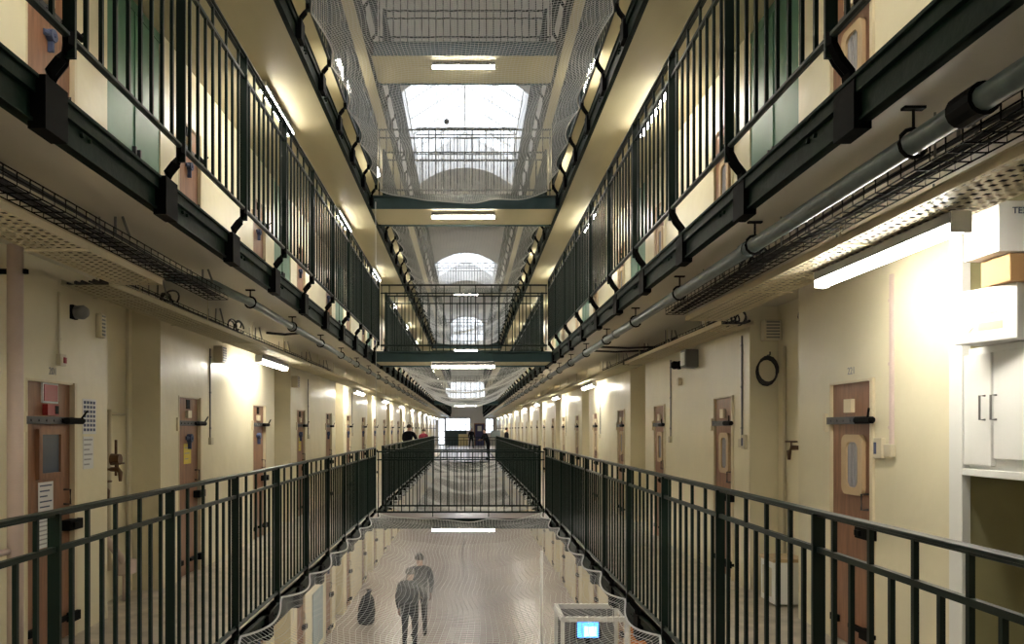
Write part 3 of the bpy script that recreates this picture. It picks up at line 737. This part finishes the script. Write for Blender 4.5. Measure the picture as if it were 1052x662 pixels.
def basket(x, w_, y0, y1, z, h, label, step=.1):
    e = empty('wire_basket_tray', (x, y0, z), 0, label, 'cable tray', 'wire basket trays')
    L = y1 - y0; m = MB(); r = .0035
    for (px, pz) in ((-w_ / 2, 0), (-w_ / 6, 0), (w_ / 6, 0), (w_ / 2, 0), (-w_ / 2, h), (w_ / 2, h), (-w_ / 2, h / 2), (w_ / 2, h / 2)): m.tube([(px, 0, pz), (px, L, pz)], r, 4)
    y = 0
    while y < L: m.tube([(-w_ / 2, y, h), (-w_ / 2, y, 0), (w_ / 2, y, 0), (w_ / 2, y, h)], r, 4); y += step
    m.build('wire_mesh', 'black', e)
    for k in range(5):
        ph = random.random() * 6; a = random.uniform(-w_ * .4, w_ * .4); rr = random.choice((.006, .008, .011))
        MB().tube([(a + .02 * math.sin(yy * .9 + ph), yy, .015 + rr + .012 * math.sin(yy * 1.7 + ph * 2) + .006 * k) for yy in [L * q / 40 for q in range(41)]], rr, 6).build('cable', 'cable', e)
    y = .6
    while y < L:
        m = MB(); m.tube([(-w_ / 2 - .01, y, .0), (-w_ / 2 - .01, y, 2.8 - z)], .005, 5); m.tube([(w_ / 2, y, h), (w_ / 4, y, 2.8 - z)], .008, 5); m.tube([(w_ / 2 - .08, y, h), (w_ / 4 - .04, y, 2.8 - z)], .008, 5); m.build('hanger', 'steel', e); y += 1.45
    return e
basket(-1.99, .16, .9, 6.2, 2.63, .06, 'black wire basket full of cables under the left soffit, nearest stretch')
basket(-2.50, .14, 5.7, 14, 2.61, .05, 'wire basket of cables on the second left tray stretch', .12)
basket(1.86, .16, .9, 7.0, 2.63, .06, 'black wire basket full of cables under the right soffit, nearest stretch')
basket(2.48, .14, 7.4, 14, 2.62, .05, 'wire basket of cables on the second right tray stretch', .12)
# looped cables
def loops(x, y, z, lab, n=4):
    e = empty('cable_bundle', (x, y, z), 0, lab, 'cables')
    for k in range(n):
        rr = random.uniform(.06, .11); m = MB(); tl = random.uniform(-.5, .5)
        m.tube([(tl * rr * math.sin(R(t)) + .01 * k, rr * 1.6 * math.cos(R(t)), rr * .7 * math.sin(R(t)) + .02) for t in range(0, 331, 22)], .008, 6); m.build('cable', 'cable', e).location = (random.uniform(-.05, .05), random.uniform(-.12, .12), 0)
loops(-2.5, 6.5, 2.66, 'tangle of black cables at the end of the nearest left tray'); loops(-2.52, 8.3, 2.68, 'loop of black cable standing up on the second left tray'); loops(2.5, 7.3, 2.62, 'tangle of cables where the right tray steps back'); loops(1.9, 5.2, 2.68, 'black cable loops on the right wire basket'); loops(2.5, 9.6, 2.64, 'dark cable bundle on the second right tray')
for i, (y, x0, x1, z) in enumerate(((10.3, 1.7, 2.55, 2.69), (11.1, 1.66, 2.55, 2.72), (8.9, -1.88, -2.3, 2.7))):
    curvepipe('cable', [(x0, y, z), ((x0 + x1) / 2, y, z - .02), (x1, y, z)], .014, 'cable', ('thin black cross pipe under the right soffit, nearer of two', 'thin black cross pipe under the right soffit, farther of two', 'short black cross pipe under the left soffit')[i], 'pipe')
curvepipe('cord', [(-1.62, 13.7, 5.6), (-1.61, 13.7, 3.0), (-1.61, 13.7, .2)], .005, 'net', 'thin pale cord hanging down from the upper net by the footbridge', 'cord')

# ------------------------------------------------------------------ cupboard and boxes on the right
e = empty('wall_cupboard', (XR - .01, 3.15, 1.38), 0, 'white wall cupboard with two doors above the dark alcove on the right', 'cupboard')
MB().box(.03, .5, -1.2, 1.24, .0, .67).build('body', 'white', e)
for k, (a, b, z0) in enumerate(((1.00, 1.24, .02), (.46, .99, .06), (-.15, .45, .05), (-1.2, -.16, .05))):
    d = MB().box(0, .028, a + .004, b - .004, z0, .63).build('door', 'white', e, bevel=.004)
    hy = (a + .05) if k % 2 == 0 else (b - .03)
    MB().tube([(0, hy, .27), (-.03, hy, .27), (-.03, hy, .40), (0, hy, .40)], .006, 8).build('handle', 'steel', d)
def carton(c, L_, W_, H_, rz, label, m_='card'):
    e = empty('carton', c, rz, label, 'box')
    MB().box(-W_ / 2, W_ / 2, -L_ / 2, L_ / 2, 0, H_).build('body', m_, e, bevel=.006)
    MB().box(-W_ / 2 - .001, W_ / 2 + .001, -.03, .03, H_ - .002, H_ + .001).build('tape', 'beige', e)
    return e
a = math.atan2(.11, .33)
c2 = carton((2.675 + .17 * math.cos(a), 4.035 + .17 * math.sin(a), 2.052), .35, .34, .28, a, 'lower white carton resting on top of the white wall cupboard')
m = MB(); m.tube([(-.171, .06, .08), (-.171, .085, .105), (-.171, .11, .08), (-.171, .085, .055), (-.171, .06, .08)], .0025, 4); m.box(-.172, -.170, -.10, .03, .06, .10); m.box(-.172, -.17, -.07, .0, .14, .15); m.build('print', 'beige', c2)
c3 = carton((2.86, 3.96, 2.334), .22, .36, .138, 0, 'small brown carton squeezed between the two white cartons', 'brown_card')
e = empty('book_stack', (2.80, 3.76, 2.334), 0, 'dark brown stack of folders beside the small brown carton', 'folders')
for k in range(3): MB().box(-.06, .10, -.07, .05, k * .04, k * .04 + .036).build('folder', 'rust', e)
c1 = carton((2.86, 3.965, 2.476), .27, .50, .25, 0, 'upper white carton with printed letters on top of the stack')
t_ = text('TEXTILE', .045, (-.10, -.1375, .185), (R(90), 0, 0), 'ink', c1, 'print')

# ------------------------------------------------------------------ people
def person(loc, rz, H, label, top='darkcloth', leg='trousers', pose='stand', bag=False, cap=None):
    e = empty('person', loc, rz, label, 'person')
    k = H / 1.75; lean = {'stand': 0, 'lean': .22, 'walk': .05, 'talk': .02}[pose]
    V = []; E = []; Rr = []
    def add(p, r, par=None):
        V.append(Vector(p) * k); Rr.append(r * k if not isinstance(r, tuple) else (r[0] * k, r[1] * k)); i = len(V) - 1
        if par is not None: E.append((par, i))
        return i
    # person faces local -y
    pel = add((0, 0, .95), (.18, .13)); wa = add((0, -lean * .3, 1.10), (.175, .13), pel); ch = add((0, -lean * .7, 1.30), (.20, .14), wa); sh = add((0, -lean, 1.42), (.12, .09), ch)
    nk = add((0, -lean - .01, 1.50), .055, sh); hd = add((0, -lean - .025, 1.575), .078, nk); hd2 = add((0, -lean - .03, 1.66), (.082, .095), hd); add((0, -lean - .02, 1.72), .05, hd2)
    nose = add((0, -lean - .125, 1.61), .014, hd)
    for s in (-1, 1):
        st = {'walk': .22, 'stand': .0, 'lean': .03, 'talk': .02}[pose] * s
        hp = add((s * .10, 0, .88), (.095, .10), pel); kn = add((s * .11, -st * .5 - .02, .50), (.062, .065), hp); an = add((s * .11, -st + .02, .09), .045, kn); add((s * .12, -st - .05, .04), .04, an); add((s * .125, -st - .15, .03), .03, len(V) - 1)
        so = add((s * .20, -lean, 1.40), .08, sh)
        if pose == 'lean': el = (s * .27, -lean - .10, 1.15); wr = (s * .20, -lean - .30, 1.10)
        elif pose == 'talk' and s < 0: el = (s * .34, -.02, 1.12); wr = (s * .22, -.22, 1.10)
        else: el = (s * .26, -lean * .6 + .02, 1.12); wr = (s * .27, -lean * .5 - .08, .88)
        el_ = add(el, .06, so); wr_ = add(wr, .03, el_)
        d = (Vector(wr) - Vector(el)).normalized(); side = Vector((0, 1, 0)) if abs(d.y) < .6 else Vector((1, 0, 0))
        pm = add(Vector(wr) + d * .06, (.024, .034), wr_)
        for f in range(4):
            o_ = side * ((f - 1.5) * .020); b0 = Vector(wr) + d * .10 + o_; ln = (.07, .085, .08, .06)[f]
            f1 = add(b0, .010, pm); f2 = add(b0 + d * ln * .5 + Vector((0, -.006, 0)), .009, f1); add(b0 + d * ln + Vector((-s * .012, -.012, 0)), .007, f2)
        t1 = add(Vector(wr) + d * .035 + side * -.036, .011, wr_); add(Vector(wr) + d * .08 + side * -.055, .009, t1)
    me = bpy.data.meshes.new('body'); me.from_pydata([tuple(v) for v in V], E, []); o = bpy.data.objects.new('body', me); COL.objects.link(o)
    md = o.modifiers.new('skin', 'SKIN'); md.use_smooth_shade = True
    for i, r in enumerate(Rr):
        sv = me.skin_vertices[0].data[i]; sv.radius = r if isinstance(r, tuple) else (r, r); sv.use_root = (i == 0)
    sd = o.modifiers.new('sub', 'SUBSURF'); sd.levels = 1; sd.render_levels = 1
    bpy.context.view_layer.update(); dg = bpy.context.evaluated_depsgraph_get()
    nm = bpy.data.meshes.new_from_object(o.evaluated_get(dg)); o.modifiers.clear(); o.data = nm
    nm.materials.clear()
    for m_ in ('skin', top, leg, 'black'): nm.materials.append(M[m_])
    hands = [v * 1 for v in V]
    for p in nm.polygons:
        c = p.center / k; p.use_smooth = True
        arm_hand = min(((Vector(wr_v) * 1 - c).length for wr_v in HW(pose, lean)), default=9) < .20 and abs(c.x) > .13 and min((Vector(q) - c).length for q in HT(pose, lean)) < .13
        if c.z > 1.50: mi = 0
        elif arm_hand: mi = 0
        elif c.z > .93: mi = 1
        elif c.z > .10: mi = 2 if abs(c.x) < .22 else 1
        else: mi = 3
        p.material_index = mi
    o.parent = e
    # hair cap
    bm = bmesh.new(); bmesh.ops.create_uvsphere(bm, u_segments=16, v_segments=12, radius=.098 * k)
    for v in bm.verts: v.co.z *= 1.12; v.co.y *= 1.08
    kill = [v for v in bm.verts if v.co.z < -.03 * k or (v.co.y < -.045 * k and v.co.z < .045 * k)]
    bmesh.ops.delete(bm, geom=kill, context='VERTS'); hm = bpy.data.meshes.new('hair'); bm.to_mesh(hm); bm.free(); hm.materials.append(M[cap or 'hair'])
    for p in hm.polygons: p.use_smooth = True
    ho = bpy.data.objects.new('hair', hm); COL.objects.link(ho); ho.parent = e; ho.location = (0, (-lean - .01) * k, 1.645 * k)
    if bag:
        b = MB().box(-.17, .17, .12, .30, 1.0, 1.42).build('backpack', 'darkcloth', e, bevel=.05)
    return e
def HW(pose, lean):
    r = []
    for s in (-1, 1):
        if pose == 'lean': r.append((s * .20, -lean - .34, 1.09))
        elif pose == 'talk' and s < 0: r.append((s * .20, -.28, 1.10))
        else: r.append((s * .27, -lean * .5 - .11, .80))
    return r
HT = HW
person((-1.05, 17.0, F[0]), R(200), 1.84, 'tall person in dark clothes standing on the ground floor below the net')
person((-1.17, 15.7, F[0]), R(165), 1.76, 'person in dark clothes with one arm raised, beside the tall one below the net', pose='talk', bag=True)
person((-2.28, 29.0, 0), R(160), 1.78, 'person in dark jacket leaning on the left rail of the lower gallery', pose='lean')
person((-2.18, 38.5, 0), R(150), 1.62, 'person in pink red top at the far left of the lower gallery', top='pinkcloth')
person((.30, 64, 0), R(20), 1.65, 'person in black walking across the far landing', pose='walk')
person((1.1, 41.5, 0), R(-70), 1.6, 'person in black bending over by the right rail at the landing', pose='lean')
person((2.05, 41, 0), R(80), 1.68, 'person in black coat behind the right railing near the pale board', pose='stand')
o = tag(MB().box(-.28, .28, -.02, .02, .0, .38).build('notice_board', 'palecloth', bevel=.01), 'pale board standing at the far right rail', 'board'); o.location = (1.62, 45.5, 1.12)
MB().box(-.02, .02, -.02, .02, -1.12, 0).build('stand', 'iron', o)
# ------------------------------------------------------------------ ground floor things
e = empty('office_booth', (1.98, 12.6, F[0]), 0, 'white framed open booth with dark inside on the ground floor right', 'booth')
m = MB(); W, D_, H = 1.0, .9, 1.62
for x in (-W / 2, W / 2):
    for y in (-D_ / 2, D_ / 2): m.box(x - .03, x + .03, y - .03, y + .03, 0, H)
m.box(-W / 2, W / 2, -D_ / 2 - .03, -D_ / 2 + .03, H - .08, H); m.box(-W / 2, W / 2, D_ / 2 - .03, D_ / 2 + .03, H - .08, H); m.box(-W / 2 - .03, -W / 2 + .03, -D_ / 2, D_ / 2, H - .08, H); m.box(W / 2 - .03, W / 2 + .03, -D_ / 2, D_ / 2, H - .08, H)
m.build('frame', 'white', e, bevel=.006)
MB().box(-W / 2, W / 2, D_ / 2 - .02, D_ / 2, 0, H - .08).build('back_panel', 'grey', e); MB().box(-W / 2 + .03, W / 2 - .03, -.2, D_ / 2, .72, .75).build('desk', 'iron', e)
MB().box(-W / 2 + .03, W / 2 - .03, -D_ / 2, -D_ / 2 + .02, 0, .7).build('front_panel', 'grey', e)
e = empty('monitor', (1.93, 12.5, F[0] + .75), 0, 'computer monitor with bright blue screen inside the white booth', 'monitor')
MB().box(-.22, .22, .0, .03, .42, .76).build('case', 'black', e, bevel=.008); m = MB(); m.box(-.17, .17, -.003, 0, .45, .72); m.build('screen', 'screen', e); MB().box(-.06, .14, -.005, -.003, .47, .63).build('screen_window', 'screenlight', e)
MB().box(-.03, .03, .02, .05, 0, .5).box(-.1, .1, -.06, .1, 0, .015).build('stand', 'black', e)
e = empty('display_stand', (2.66, 12.0, F[0]), R(-35), 'orange topped stand with blue poster beside the white booth', 'display stand')
MB().box(-.16, .16, 0, .05, 0, 1.55).build('panel', 'beige', e, bevel=.01); MB().box(-.16, .16, -.006, 0, 1.22, 1.55).build('header', 'orange', e); MB().box(-.14, .14, -.006, 0, .75, 1.18).build('poster', 'blue', e); MB().box(-.12, .12, -.009, -.006, .85, 1.0).build('print', 'white', e)
e = empty('pole', (1.52, 16.0, F[0]), 0, 'slim pale pole standing on the ground floor right of the people', 'pole')
MB().tube([(0, 0, .02), (0, 0, 2.05)], .03, 12).build('shaft', 'white', e, smooth=True); MB().tube([(0, 0, 0), (0, 0, .03)], .12, 16).build('base', 'grey', e)
o = tag(MB().box(-.3, .3, -.35, .35, 0, .35).build('crate', 'mat_red', bevel=.01), 'dark red slatted crate beside the white booth', 'crate'); o.location = (1.42, 13.75, F[0])
m = MB(); [m.box(-.305, .305, -.355, .355, z, z + .03) for z in (.06, .16, .26)]; m.build('slat', 'tan', o)
o = tag(MB().box(-.5, .5, -.03, 0, 0, 1.1).build('wall_panel', 'palecloth', bevel=.01), 'pale mint panel fixed to the ground floor left wall', 'panel'); o.location = (XL + .001, 15.75, -2.75); o.rotation_euler.z = R(90)
e = empty('rubbish_sack', (-2.38, 18.2, F[0]), 0, 'black filled sack leaning by the left wall on the ground floor', 'sack')
MB().tube([(0, 0, 0), (0, 0, .08), (.02, 0, .35), (.05, 0, .6), (.07, 0, .72), (.08, 0, .80)], [.16, .2, .2, .14, .04, .07], 14).build('sack', 'darkcloth', e, smooth=True)
